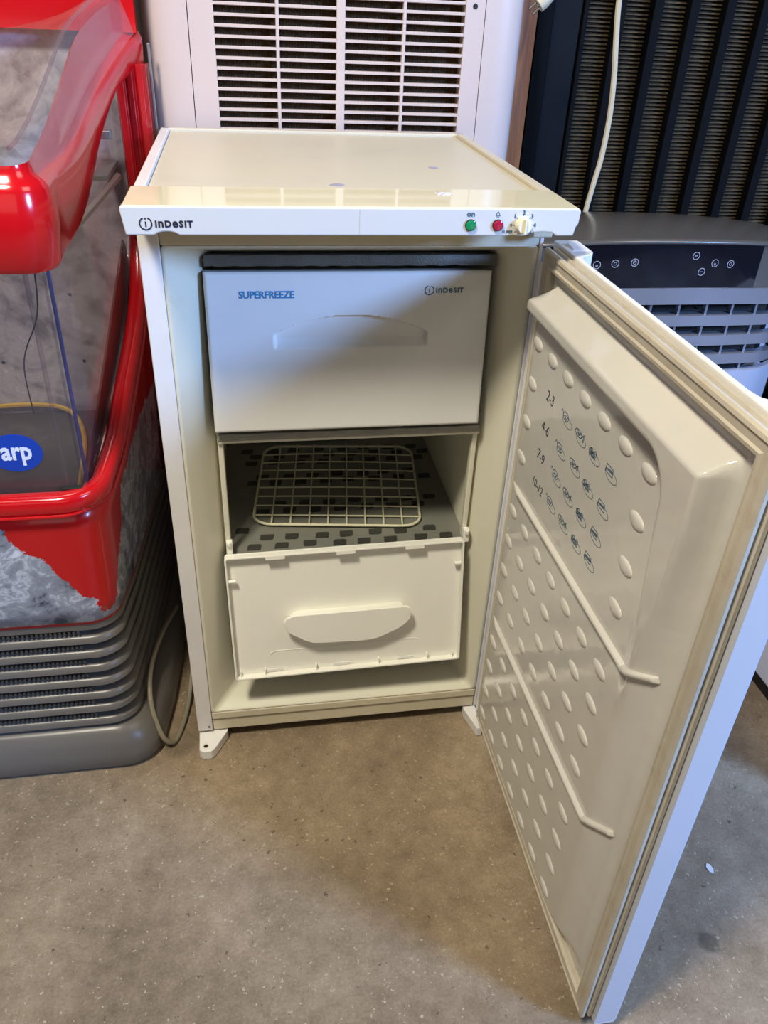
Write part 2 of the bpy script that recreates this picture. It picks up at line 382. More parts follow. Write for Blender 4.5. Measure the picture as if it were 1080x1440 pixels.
# fascia: cross profile lofted, with notched lower edge
x0, x1 = -.002, .4635; zb, zt = .8262, .8535
low = [(x0 + .0035, zb), (.028, zb)] + [(.028 + .004 * k, zb + .0036 * math.sin(PI * k / 6) ** .6) for k in range(1, 6)] + [(.0525, zb), (.404, zb)] + \
      [(.409, zb + .0012), (.414, zb + .0034), (.424, zb + .0040), (.434, zb + .0034), (.440, zb), (x1 - .005, zb), (x1 - .0032, zb + .009), (x1 - .0008, zb + .012)]
outline = low + [(x1, zt - .003), (x1 - .001, zt), (x0 + .001, zt), (x0, zt - .003)]
fascia = obj('control_fascia', MB().prism(outline, .012, lambda a, b, c: (a, c, b), -.092), 'fascia', fz, bevel=.0018, seg=3)
obj('fascia_top', MB().box((x0 + .002, -.0905, .842), (x1 - .002, -.0015, .8542)), 'fascia_top', fz, bevel=.0015, seg=3, label='glossy yellowed front ledge of the top')
obj('fascia_end', MB().box((x0 + .003, -.080, .829), (.004, -.002, .8415)), 'fascia', fz); obj('fascia_end', MB().box((x1 - .007, -.080, .838), (x1 - .003, -.002, .8415)), 'fascia', fz)
F = frame_fn((0, -.0921, 0), (1, 0, 0), (0, 0, 1))
FT = frame_fn((0, 0, .8543), (1, 0, 0), (0, 1, 0))
mb = MB(); mb.box((.3215, -.035, .8543), (.338, -.020, .8546)); obj('paper_label', mb, 'paper', fz)
mb = MB(); logo(mb, F, .0215, .8375, .0062); obj('printed_logo', mb, 'ink', fz)
mb = MB(); stroke(mb, F, [(.2300, .8270), (.2298, .8380), (.2302, .8515)], .0003, .0001); obj('hairline_crack', mb, 'rail', fz)
mb = MB(); text(mb, 'on', .0082, F, .3405, .8458, offset=.00015)
obj('on_lettering', mb, 'ink2', fz); mb = MB()
# bell
bx, bz = .3735, .8485
stroke(mb, F, [(bx - .0022, bz - .0018), (bx - .0015, bz), (bx, bz + .0022), (bx + .0015, bz), (bx + .0022, bz - .0018), (bx - .0022, bz - .0018)], .0005)
stroke(mb, F, [(bx - .0012, bz - .003), (bx + .0012, bz - .003)], .0005)
kx, kz = .4012, .8375
obj('bell_symbol', mb, 'ink2', fz); mb = MB()
for i, (ch, ang) in enumerate((('0', 180), ('1', 135), ('2', 90), ('3', 45), ('4', 0), ('5', -45))):
    a = math.radians(ang); stroke(mb, F, [(kx + .0092 * math.cos(a), kz + .0092 * math.sin(a)), (kx + .0107 * math.cos(a), kz + .0107 * math.sin(a))], .0005)
    if ch != '0': text(mb, ch, .0060, F, kx + .0131 * math.cos(a), kz + .0124 * math.sin(a) - .0021, align='CENTER', offset=.0001)
    else: ring(mb, F, kx - .0125, kz, .0009, .0004, n=10)
text(mb, 'SUPER', .0040, F, kx - .0212, kz - .0083); stroke(mb, F, [(kx - .008, kz - .0071), (kx - .007, kz - .0066)], .0007)
obj('dial_markings', mb, 'ink2', fz)
for name, x, m in (('green_lamp', .3452, 'green'), ('red_lamp', .3742, 'red_lens')):
    P = lambda a, b, c, x=x: (x + a, -.092 - c, .8372 + b)
    l = obj(name, MB().lathe([(.0052, -.001), (.0052, .0025), (.0040, .0030)], P, 28), 'dark' if 0 else m, fz, smooth=True, label=name.replace('_', ' ') + ' lens on the fascia')
    mb = MB(); ring(mb, frame_fn((x, -.0921, .8372), (1, 0, 0), (0, 0, 1)), 0, 0, .0054, .0008, .002, 28); obj('lamp_bezel', mb, 'dark', l)
P = lambda a, b, c: (kx + a, -.092 - c, kz + b)
kn = obj('thermostat_knob', MB().lathe([(.0085, -.001), (.0085, .002), (.0078, .008), (.0070, .009)], P, 32), 'knob', fz, smooth=True, label='round cream dial')
obj('grip_ridge', MB().box((kx - .0012, -.1035, kz - .0075), (kx + .0012, -.1005, kz + .0075)), 'knob', kn, bevel=.0006)

# moulded liner: funnel lip and cavity
def rect_ring(x0, x1, z0, z1, y, r=.012, n=5): return [(a, y, b) for a, b in rounded(x0, z0, x1, z1, r, n)]
XL, XR, ZB, ZT = .0635, .424, .078, .772
rings = [rect_ring(.0236, .4565, .064, .7915, .001, .004), rect_ring(.028, .450, .0665, .790, .003, .008), rect_ring(.060, .4275, .0765, .776, .045, .012),
         rect_ring(XL, XR, ZB, ZT, .052, .012), rect_ring(XL, XR, ZB, ZT, .40, .012)]
mb = MB().loft(rings); n = len(rings[0]); mb.f.append(tuple((len(rings) - 1) * n + k for k in range(n)))
obj('liner', mb, 'liner', fz, smooth=True, angle=50, solid=-.0008)
# evaporator shelves
def evap_shelf(z, name='evaporator_shelf'):
    sh = obj(name, MB().box((XL + .001, .050, z - .004), (XR - .001, .396, z)), 'evap', fz, label='grey metal evaporator plate')
    return sh
def foil_bar(z, par, y=.046, h=.0045, m='foil'):
    pts = [(XL + .003 + (XR - XL - .006) * k / 40, y + .0006 * math.sin(k * 2.1), z + .0005 * math.sin(k * 1.7)) for k in range(41)]
    obj('foil_edge', MB().loft([[(p[0], y - .003 + .0005 * math.sin(i * 2.3), z - h + .0004 * math.sin(i * 1.9)), (p[0], y - .004 + .0005 * math.sin(i * 1.3), z), (p[0], y - .002, z + h + .0004 * math.sin(i)), (p[0], y + .006, z + h), (p[0], y + .006, z - h)] for i, p in enumerate(pts)], caps=True), m, par, smooth=True)
foil_bar(.7632, evap_shelf(.764), .046, .0062, 'foildark'); foil_bar(.5345, evap_shelf(.534), .038)
low_shelf = obj('evaporator_shelf', MB().box((XL + .001, .040, .336), (XR - .001, .396, .342)), 'evap', fz, label='speckled grey metal shelf with dark slots under the wire rack')
slot_me = mesh('slot', MB().prism([(-.010, .0075), (-.0115, -.005), (-.009, -.0075), (.0055, -.0075), (.0085, -.004), (.010, .0075)], .0006, c0=-.0003), 'evapdark')
row_y = ((.056, .105), (.078, .123), (.150, .122), (.170, .145), (.236, .105), (.256, .125), (.303, .105), (.325, .117), (.345, .100), (.1, .085))
for y, xs_ in row_y:
    k = 0
    while xs_ + k * .0415 < XR - .015:
        if y != .1 or k == 0:
            inst('slot', slot_me, (xs_ + k * .0415 + random.uniform(-.003, .003), y + random.uniform(-.002, .002), .3423), low_shelf, (0, 0, random.choice((0, 0, PI)) + random.uniform(-.05, .05)))
        k += 1
# guide posts and rear box in the middle compartment
for x in (.0655, .414):
    obj('guide_post', MB().box((x, .040, .348), (x + .0075, .052, .530)), 'liner', fz, bevel=.002)
obj('guide_rail', MB().box((.0655, .036, .5255), (.422, .043, .5295)), 'liner', fz, bevel=.001)
obj('rear_drip_box', MB().box((.112, .375, .343), (.30, .397, .372)), 'flap', fz, bevel=.004, seg=3)
for x in (.093, .385): obj('guide_post', MB().box((x, .385, .345), (x + .005, .392, .53)), 'liner', fz, bevel=.001)
for x, y in ((.4145, .030), (.066, .034)):
    o_ = MB().box((x, y, .346), (x + .009, y + .010, .368)).box((x + .001, y - .004, .362), (x + .007, y + .004, .369)); obj('hinge_clip', o_, 'flap2', fz, bevel=.0015)

# upper flap, height field with a scooped handle
def hf(mb, fr, Wd, Ht, nu, nv, fn): mb.grid(nu, nv, lambda i, j: fr(i * Wd, j * Ht, fn(i * Wd, j * Ht)))
fr1 = frame_fn((.0645, .020, .549), (1, 0, 0), (0, .015, .211))
UW, UH = .350, .2035
def uf(a, b):
    e = min(a, UW - a, b, UH - b); z = 0.
    # corner softening
    z = -.004 * (1 - min(1, e / .0035)) ** 2
    cx = .176 + 0; u = (a - cx) / .0965
    if abs(u) < 1:
        top = .1515 - .0225 * u * u; bot = .1145 - .001 * u * u
        if b < top and b > bot - .004:
            d = min(1, (top - b) / .0022); lo = min(1, max(0, (b - bot + .004) / .03)); si = min(1, (1 - abs(u)) / .04)
            z -= .020 * d * (.06 + .94 * lo) * si * min(1, (b - bot + .004) / .004)
    return z
mb = MB(); hf(mb, fr1, UW, UH, 236, 142, uf)
flap = obj('upper_flap', mb, 'flap', fz, smooth=True, angle=60, label='closed white compartment flap with arched scoop handle')
mb = MB(); poly = rounded(.0004, .0004, UW - .0004, UH - .0004, .004); mb.prism(poly, .010, fr1, -.0185)
obj('flap_backing', mb, 'flap', flap)
mb = MB()
for (a0, b0, a1, b1) in ((.0004, .0004, .003, UH - .0004), (UW - .003, .0004, UW - .0004, UH - .0004), (.0004, .0004, UW - .0004, .003), (.0004, UH - .003, UW - .0004, UH - .0004)):
    mb.prism([(a0, b0), (a1, b0), (a1, b1), (a0, b1)], .0146, fr1, -.0186)
obj('flap_rim', mb, 'flap', flap)
frt = lambda a, b, c=0.: fr1(a, b, c + .0002)
mb = MB(); text(mb, 'SUPERFREEZE', .0118, frt, .040, .1735, offset=.00028, sx=.93); obj('printed_lettering', mb, 'inkblue', flap)
mb = MB(); logo(mb, frt, .2715, .1810, .0060); obj('printed_logo', mb, 'ink2', flap)

# lower flap, hanging open side in
fr2 = frame_fn((.0660, .000, .1385), (1, 0, .019), (0, .030, .211))
LW, LH = .352, .2125
mb = MB().prism(rounded(0, 0, LW, LH, .004), .003, fr2, -.003)
lf = obj('lower_flap', mb, 'flap2', fz, bevel=.0005, label='inside face of the lower compartment flap with rim, tabs and grip')
rim = MB()
ro = rounded(0, 0, LW, LH, .004, 5); ri = rounded(.0028, .0028, LW - .0028, LH - .0028, .003, 5); n = len(ro)
rim.add([fr2(a, b, 0) for a, b in ro] + [fr2(a, b, .011) for a, b in ro] + [fr2(a, b, .011) for a, b in ri] + [fr2(a, b, 0) for a, b in ri],
        [(r * n + i, r * n + (i + 1) % n, ((r + 1) % 4) * n + (i + 1) % n, ((r + 1) % 4) * n + i) for r in range(4) for i in range(n)])
obj('rim', rim, 'flap2', lf, bevel=.0008)
for a in (.058, .160, .262): obj('tab', MB().prism(rounded(a, LH - .0055, a + .028, LH + .0005, .001, 3), .004, fr2, .0105), 'flap2', lf, bevel=.0006)
for a in (.048, .151, .253): obj('slot_mark', MB().prism(rounded(a, .0045, a + .026, .0085, .001, 3), .0012, fr2, .0), 'flap', lf)
for a in (.008, .045, .124, .222, .300, .340): obj('stiffener', MB().prism([(a, .003), (a + .0018, .003), (a + .0018, .013), (a, .013)], .007, fr2, 0), 'flap2', lf, bevel=.0005)
for a, b in ((.0035, .173), (.338, .174)):
    obj('peg', MB().tube([fr2(a, b, .008), fr2(a + .010, b, .008)], .0028, 12), 'flap2', lf, smooth=True)
g = [(.078, .102), (.079, .093), (.083, .085), (.090, .079), (.110, .066), (.120, .0615), (.135, .0600), (.195, .0575), (.215, .059), (.225, .062), (.252, .074), (.263, .082), (.270, .090), (.2715, .100), (.269, .109), (.264, .112), (.092, .112), (.082, .108)]
g = [(a, b + .0) for a, b in g]
cx_, cy_ = .175, .095
def sc(p, k): return (cx_ + (p[0] - cx_) * k, cy_ + (p[1] - cy_) * (k + (k - 1) * .6))
obj('grip', MB().loft([[fr2(*sc(p, .90), 0) for p in g], [fr2(*sc(p, .93), .013) for p in g], [fr2(*p, .015) for p in g], [fr2(*p, .018) for p in g], [fr2(*sc(p, .985), .019) for p in g]], caps=True), 'flap2', lf, smooth=True, angle=35, label='smooth boat-shaped white grip')
mb = MB()
stroke(mb, fr2, [(.052, .030), (.056, .038), (.062, .041), (.28, .041), (.287, .038), (.291, .030)], .0012, .0006); obj('moulded_outline', mb, 'flap2', lf)

# bottom hinge brackets
def bracket(poly, hole, z0, z1, fzr):
    mb = MB().prism(poly, z1 - z0, c0=z0); o = obj('hinge_bracket', mb, 'doorplastic', fz, bevel=.0015)
    if hole:
        hx, hy = hole; h = [(hx + .0052 * math.cos(k * PI / 3), hy + .0052 * math.sin(k * PI / 3)) for k in range(6)]
        h2 = [(hx + .0036 * math.cos(k * PI / 3), hy - .001 + .0030 * math.sin(k * PI / 3)) for k in range(6)]
        obj('bolt_hole', MB().prism(h, .0004, c0=z1), 'rail', o); obj('hole_bore', MB().prism(h2, .0006, c0=z1), 'dark', o)
    return o
bracket([(.001, .010), (.046, .010), (.046, .002), (.0265, -.032), (.021, -.0375), (.008, -.0375), (.002, -.033)], (.012, -.026), .001, .0195, 0)
bracket([(.440, .010), (.461, .010), (.461, -.045), (.452, -.045), (.440, -.002)], None, .001, .0195, 0)
P = lambda a, b, c: (.018 + a, -.0005 - c, .034 + b); obj('screw', MB().lathe([(.0022, 0), (.0022, .001), (.0012, .0014)], P, 12), 'pin', fz, smooth=True)
obj('top_hinge', MB().box((.438, -.026, .8075), (.4615, .012, .8235)), 'rail', fz, bevel=.002)

# door
DX, DY, TH, SAG = .4531, -.0228, 1.5775, .0056
ua = Vector((-math.cos(TH), -math.sin(TH), -SAG)); na = Vector((math.sin(TH), -math.cos(TH), 0))
def D(u, n, z): return tuple(Vector((DX, DY, 0)) + ua * u + na * n + Vector((0, 0, z)))
DW, G, T0, T1 = .4835, .017, .017, .046
ZLO, ZHI = .0245, .801
mb = MB().prism([(-.016, T0 + .001), (-.001, T0), (DW, T0), (DW, T1 - .004), (DW - .001, T1 - .001), (DW - .004, T1), (-.013, T1), (-.016, T1 - .003)], .770 - ZLO, lambda a, b, c: D(a, b, c), ZLO)
door = obj('door', mb, 'doorsteel', fz, label='open freezer door seen from the inside, blue-white steel edge')
scoop = [(-.012, T0), (-.001, T0), (DW, T0), (DW, T1), (.440, T1), (.430, T1 - .004), (.420, T1 - .014), (.412, T1 - .021), (.400, T1 - .023), (.075, T1 - .023), (.060, T1 - .021), (.050, T1 - .014), (.044, T1 - .004), (.036, T1), (-.009, T1), (-.012, T1 - .003)]
obj('top_handle_rail', MB().prism(scoop, ZHI - .7702, lambda a, b, c: D(a, b, c), .7702), 'doorplastic', door, bevel=.0015)
obj('hinge_side_strip', MB().prism([(-.016, .0055), (.003, .0095), (.003, T0), (-.016, T0 + .001)], .775 - ZLO, lambda a, b, c: D(a, b, c), ZLO), 'doorplastic', door)
obj('bottom_trim', MB().prism([(.0, T0 + .002), (DW - .001, T0 + .002), (DW - .001, T1 - .002), (.0, T1 - .002)], .006, lambda a, b, c: D(a, b, c), ZLO - .0062), 'doorplastic', door)
obj('hinge_cover', MB().loft([[D(.008, .022, ZHI), D(.034, .022, ZHI), D(.034, .043, ZHI), D(.008, .043, ZHI)], [D(.011, .025, ZHI + .003), D(.031, .025, ZHI + .001), D(.031, .040, ZHI + .001), D(.011, .040, ZHI + .003)]], caps=True), 'doorplastic', door)
# gasket swept round the rectangle
prof = [(.0045, .0172), (.0005, .0150), (.0002, .0112), (.0050, .0088), (.0008, .0066), (.0000, .0030), (.0018, .0004), (.0050, -.0004), (.0068, .0012), (.0140, .0016), (.0158, -.0002), (.0190, .0004), (.0208, .0040), (.0195, .0100)]
def gr(d, n, o=.0042):
    a0, a1, b0, b1 = o + d, DW - .002 - o - d, ZLO + o + d, ZHI - o + .0008 - d
    return [(a0, n, b0), (a1, n, b0), (a1, n, b1), (a0, n, b1)]
mb = MB()
for q in range(4):
    seg = []
    for t_ in np.linspace(0, 1, 2):
        r = []
        for d, n_ in prof:
            c = gr(d, n_); p = [c[q][i] * (1 - t_) + c[(q + 1) % 4][i] * t_ for i in range(3)]; r.append(D(*p))
        seg.append(r)
    mb.loft(seg, closed=False)
obj('gasket', mb, 'gasket', door, smooth=True, angle=35, label='stained beige magnetic seal', solid=0)
# liner height field
def sst(a, b, x):
    t = min(1, max(0, (x - a) / (b - a))); return t * t * (3 - 2 * t)
U0, U1, Z0, Z1 = .0225, .4595, .0475, .7785
def liner_n(u, z):
    base = .0095
    left = .030 + .006 * sst(.70, .75, z)
    # outer pad rising towards the cabinet
    topz = .7635
    pr = min(sst(U0, U0 + .004, u), sst(U1, .452, u) if 0 else 1)
    field = -.005
    # right side slope
    rs = sst(.4275, .4335, u)
    crown = sst(.40, .735, z)            # plateau is proud at the top, dies away downwards
    plate = field - .0155 * crown * 1.0
    # inset boundary
    rr = .03
    du = (u - (.379 - rr)); dz = (z - (.7235 - rr))
    if du > 0 and dz > 0: e = math.hypot(du, dz) - rr
    else: e = max(u - .379, z - .7235)
    wdt = .010 + .016 * (1 - crown)
    k = sst(-.002, .012 + .014 * (1 - crown), e)
    n = field + (plate - field) * k
    # outer slopes
    if z > .747:
        n = n + (base - n) * min(1, (z - .747) / (topz - .747)) ** 1.0
    lowslope = (1 - crown)
    r0 = .385 + .045 * crown; r1 = .440 - .002 * crown
    n = n + (base - n) * (.75 * sst(r0, r1, u) + .25 * sst(.432, .444, u))
    lf_ = .0225 + .013 * sst(.74, .76, z)
    n = n + (base - n) * (1 - sst(lf_, lf_ + .006, u))
    n = n + (base - n) * (1 - sst(.050, .066 + .02 * sst(.35, .42, u), z))
    return n
mb = MB(); nu, nv = 190, 310
mb.grid(nu, nv, lambda i, j: D(U0 + (U1 - U0) * i, liner_n(U0 + (U1 - U0) * i, Z0 + (Z1 - Z0) * j), Z0 + (Z1 - Z0) * j))
liner_d = obj('door_liner', mb, 'doorliner', door, smooth=True, angle=80, label='glossy moulded inner panel')
# raised ribs
def rib(pts, w=.0036, h=.0046):
    mb = MB(); path = []
    for (a, b), (c, d) in zip(pts[:-1], pts[1:]):
        N = 40
        path += [(a + (c - a) * k / N, b + (d - b) * k / N) for k in range(N)]
    path.append(pts[-1]); rings = []
    for i, (u, z) in enumerate(path):
        p0 = path[max(0, i - 1)]; p1 = path[min(len(path) - 1, i + 1)]; L = math.hypot(p1[0] - p0[0], p1[1] - p0[1]); nx, nz = -(p1[1] - p0[1]) / L, (p1[0] - p0[0]) / L
        end = min(1, (i + .3) / 3, (len(path) - 1 - i + .3) / 3)
        r = []
        for k in range(9):
            s = -1 + k / 4; hh = h * end * math.sqrt(max(0, 1 - abs(s) ** 2.4)); uu = u + nx * w * s; zz = z + nz * w * s
            r.append(D(uu, liner_n(uu, zz) - hh + (.0006 if abs(s) == 1 else 0), zz))
        rings.append(r)
    mb.loft(rings, closed=False, caps=False); return mb
obj('moulded_rib', rib([(.030, .4985), (.384, .506), (.430, .534)], .0040, .0055), 'doorliner', door, smooth=True, angle=60)
obj('moulded_rib', rib([(.030, .2680), (.386, .281), (.430, .313)], .0040, .0055), 'doorliner', door, smooth=True, angle=60)
# oval bumps, one shared mesh
mbb = MB(); RU, RZ, RH = .0152, .0078, .0032; rings = []
for i in range(7):
    a = PI / 2 * i / 6; rings.append([tuple(ua * (RU * math.cos(a) * math.cos(k * PI / 10)) + Vector((0, 0, RZ * math.cos(a) * math.sin(k * PI / 10))) - na * (RH * math.sin(a))) for k in range(20)])
mbb.loft(rings, closed=True)
bump_me = mesh('bump', mbb, 'doorliner', smooth=True)
for rows, full in (((.696, .646, .595, .545), False), ((.4625, .4135, .3640, .3140), True), ((.2300, .1800, .1290, .0800), True)):
    for j, z in enumerate(rows):
        for i in range(7):
            u = .0430 + .0497 * i
            if not full and j > 0 and i not in (0, 6): continue
            inst('bump', bump_me, D(u, liner_n(u, z) + .0002, z), door)
# pen notes: numbers and little food pictures
frd = lambda a, b, c=0.: D(a, -.0051 - c, b)
mb = MB()
for s, z in (('2-3', .655), ('4-6', .617), ('7-9', .5795), ('10-12', .5425)):
    text(mb, s, .0190 if len(s) < 5 else .0165, frd, .092 if len(s) < 5 else .090, z - .006, offset=-.0002, shear=.15, sx=.95)
obj('pen_numbers', mb, 'pendark', door)
def sk_oval(mb, a, b, rx, ry, w=.0006, tilt=0.):
    pts = [(a + rx * math.cos(t) * math.cos(tilt) - ry * math.sin(t) * math.sin(tilt), b + rx * math.cos(t) * math.sin(tilt) + ry * math.sin(t) * math.cos(tilt)) for t in [2 * PI * k / 16 for k in range(17)]]
    stroke(mb, frd, pts, w)
pic_c = [(.154, .656), (.194, .656), (.2315, .655), (.272, .658), (.152, .617), (.194, .620), (.232, .6175), (.271, .6175), (.153, .583), (.191, .581), (.230, .5805), (.269, .583), (.1515, .546), (.192, .546), (.231, .547), (.267, .550)]
for i, (a, b) in enumerate(pic_c):
    mb = MB(); r = random.Random(i)
    sk_oval(mb, a + .006, b - .003, .0135, .0055, .0005, .0)            # plate
    kind = i % 4
    if kind == 0:   # bird
        sk_oval(mb, a, b + .001, .008, .0048, .0008); stroke(mb, frd, [(a - .007, b + .002), (a - .012, b + .005), (a - .013, b + .002)], .0009); stroke(mb, frd, [(a - .003, b + .001), (a + .002, b - .002), (a + .005, b + .002)], .0012)
    elif kind == 1:  # fish
        sk_oval(mb, a - .002, b + .001, .009, .0038, .0008); stroke(mb, frd, [(a + .007, b + .001), (a + .012, b + .005), (a + .012, b - .003), (a + .007, b + .001)], .0011); stroke(mb, frd, [(a - .005, b + .004), (a - .001, b - .001), (a + .003, b + .003)], .0012)
    elif kind == 2:  # bunch
        for q in range(5): sk_oval(mb, a - .006 + .003 * q, b + .002 * math.sin(q * 2.), .0028, .0028, .0009)
        stroke(mb, frd, [(a - .008, b - .003), (a + .008, b - .003)], .0014)
    else:           # packet
        stroke(mb, frd, [(a - .008, b - .003), (a - .006, b + .005), (a + .008, b + .005), (a + .009, b - .003), (a - .008, b - .003)], .0008); stroke(mb, frd, [(a - .006, b), (a + .007, b + .001)], .003 if i > 10 else .0016)
    obj('food_picture', mb, 'pen', door)

# wire rack on the shelf
bl, br, tr, tl = Vector((.104, .109, 0)), Vector((.360, .078, 0)), Vector((.392, .330, 0)), Vector((.131, .352, 0))
wr = thing('wire_rack', 'cream plastic-coated wire grid lying on the speckled freezer shelf', 'rack', (.245, .215, .3445))
def Q(u, v, dz=0.):
    p = bl * (1 - u) * (1 - v) + br * u * (1 - v) + tr * u * v + tl * (1 - u) * v; z = .3475 + .004 * math.sin(PI * u) * (v) + dz
    return (p.x, p.y, z)
pts = [Q(a, b) for a, b in rounded(0, 0, 1, 1, .11, 6)]
obj('frame_wire', MB().tube(pts, .0021, 8, closed=True), 'wire', wr, smooth=True)
def endv(t): # inset by the rounded corner
    d = max(0, .11 - min(t, 1 - t)); return .11 - math.sqrt(max(0, .11 ** 2 - d ** 2)) if d > 0 else 0.
for k in range(1, 9):
    t_ = k / 9; e = endv(t_)
    obj('cross_wire', MB().tube([Q(t_, e + (1 - 2 * e) * j / 8, .0012) for j in range(9)], .0014, 6), 'wire', wr, smooth=True)
    obj('cross_wire', MB().tube([Q(e + (1 - 2 * e) * j / 8, t_, -.0012) for j in range(9)], .0014, 6), 'wire', wr, smooth=True)

# ------------------------------------------------------------------ white portable air conditioner behind
ac = thing('portable_air_conditioner', 'off-white portable air conditioner with slatted rear grille, behind the freezer', 'air conditioner', (.26, .6, 0))
def plan_ring(z, g_=0.):
    return [(a, b, z) for a, b in rounded(-.022 + g_, .452 + g_, .560 - g_, .86 - g_, .055, 8)]
YB = .450
# shell split so that the grille opening is real
GX0, GX1, GZ0, GZ1 = .0885, .4585, .60, 1.13
def strip(x0, x1, z0, z1, y0=YB, y1=.478): return MB().box((x0, y0, z0), (x1, y1, z1))
obj('body', MB().prism(rounded(-.022, .4785, .556, .86, .05, 8), 1.17, c0=.02), 'acwhite', ac, smooth=True, angle=35)
# curved corner columns left and right of the seams
def corner(xs, sgn):
    pts = [(xs, .4785), (xs, YB)] + [(xs - sgn * (.020 + .045 * math.sin(k * PI / 16)), YB + .0 + .0284 * (1 - math.cos(k * PI / 16))) for k in range(0, 9)]
    return MB().prism(pts, 1.17, c0=.02)
obj('side_column', corner(.0515, 1), 'acwhite', ac, smooth=True, angle=35); obj('side_column', corner(.4895, -1), 'acwhite', ac, smooth=True, angle=35)
obj('rear_panel', strip(.0528, GX0, .02, 1.19).add(*(lambda m: (m.v, m.f))(strip(GX1, .4882, .02, 1.19))).add(*(lambda m: (m.v, m.f))(strip(GX0, GX1, .02, GZ0))).add(*(lambda m: (m.v, m.f))(strip(GX0, GX1, GZ1, 1.19))), 'acwhite', ac)
obj('filter_mat', MB().box((GX0, .474, GZ0), (GX1, .4784, GZ1)), 'filter', ac, label='brown dusty filter mesh')
for xa, xb in ((.2655, .2785), (.1765, .1815), (.3645, .3695)):
    obj('grille_bar', MB().box((xa, YB + .0005, GZ0), (xb, YB + .012, GZ1)), 'acwhite', ac, bevel=.001)
slat_me = mesh('grille_slat', MB().prism([(0, -.0016), (.011, -.0026), (.011, .0022), (.001, .0022), (0, .0014)], GX1 - GX0, lambda a, b, c: (c - (GX1 - GX0) / 2, a, b)), 'acwhite')
z = GZ0 + .0125; pit_ = .01365
z = .8478 - 18 * pit_
while z < GZ1 - .004:
    if z > GZ0: inst('grille_slat', slat_me, ((GX0 + GX1) / 2, YB + .001, z), ac)
    z += pit_
P = lambda a, b, c: (.4725 + a, YB - c, 1.022 + b)
obj('screw_hole', MB().lathe([(.0038, 0), (.0038, .0004)], P, 16), 'dark', ac)

# ------------------------------------------------------------------ wooden board, tall black unit, cable, plug
tag(obj('wooden_board', MB().box((.575, .588, 0), (.6165, .60, 1.5)), 'wood', bevel=.001), 'brown wooden board standing upright behind the freezer, left of the black unit', 'board')
bu = thing('slatted_black_unit', 'tall black appliance with brown ribbed panels between vertical black bars, at right', 'appliance', (1.0, .7, 0))
obj('cabinet', MB().box((.6185, .628, 0), (1.62, .93, 1.55)), 'finback', bu)
obj('frame_panel', MB().box((.6185, .590, 0), (.645, .628, 1.55)), 'blackmatte', bu, bevel=.002)
obj('frame_panel', MB().box((.647, .603, 0), (.700, .628, 1.55)), 'blackmetal', bu, bevel=.003)
obj('frame_bar', MB().box((.7005, .598, 0), (.709, .628, 1.55)), 'blackmatte', bu, bevel=.002)
bars = [.7655 + .0665 * k for k in range(12)]
for x in bars:
    obj('vertical_bar', MB().box((x - .0085, .594, 0), (x + .0085, .628, 1.55)), 'blackmatte', bu, bevel=.0015)
edges = [.709] + [x + .0085 for x in bars]; ends = [x - .0085 for x in bars] + [1.61]
for xa, xb in zip(edges[:-1], ends[:-1]):
    mb = MB(); z = .45
    while z < 1.35:
        mb.add([(xa, .622, z), (xb, .622, z), (xb, .614, z + .0012), (xa, .614, z + .0012), (xb, .614, z + .0032), (xa, .614, z + .0032), (xb, .622, z + .0046), (xa, .622, z + .0046)],
               [(0, 1, 2, 3), (3, 2, 4, 5), (5, 4, 6, 7)]); z += .0066
    mb.add([(xa, .6235, .3), (xb, .6235, .3), (xb, .6235, 1.5), (xa, .6235, 1.5)], [(0, 1, 2, 3)])
    o = obj('ribbed_panel', mb, 'fin', bu); o['kind'] = 'stuff'
def cr(pts, n=8):
    P_ = [Vector(p) for p in pts]; P_ = [P_[0] * 2 - P_[1]] + P_ + [P_[-1] * 2 - P_[-2]]; out = []
    for i in range(1, len(P_) - 2):
        for k in range(n):
            t_ = k / n; a, b, c, d = P_[i - 1:i + 3]
            out.append(.5 * ((2 * b) + (c - a) * t_ + (2 * a - 5 * b + 4 * c - d) * t_ ** 2 + (3 * b - a - 3 * c + d) * t_ ** 3))
    out.append(P_[-2]); return out
# hangs in front of the black unit, drops behind the grey air conditioner
tag(obj('power_cable', MB().tube(cr([(.690, .455, 1.25), (.699, .457, 1.12), (.7005, .46, 1.039), (.707, .46, .983), (.714, .46, .934), (.718, .46, .877), (.716, .46, .817), (.709, .46, .766), (.703, .461, .700), (.700, .462, .5), (.705, .462, .2), (.72, .462, .006)]), .0046, 8), 'cable', smooth=True),
    'ivory power cable hanging down in front of the ribbed black unit', 'cable')
pl = thing('mains_plug', 'small cream two-pin plug dangling at the top edge by the wooden board', 'plug', (.58, .46, 1.03))
ax = Vector((-.62, 0, -.55)).normalized(); p0 = Vector((.5785, .46, 1.033))
obj('plug_body', MB().tube([p0 - ax * .022, p0 - ax * .016, p0 - ax * .002, p0 + ax * .008], [.005, .010, .012, .0115], 12), 'cable', pl, smooth=True, angle=50)
for s in (-1, 1):
    q = p0 + Vector((.0, .0, 0)) + Vector((.55, 0, -.62)) * .0055 * s; obj('pin', MB().tube([q + ax * .006, q + ax * .022], .0019, 8), 'pin', pl, smooth=True)
obj('flex', MB().tube(cr([p0 - ax * .021, (.600, .458, 1.08), (.615, .45, 1.2), (.62, .45, 1.3)]), .0035, 8), 'cable', pl, smooth=True)

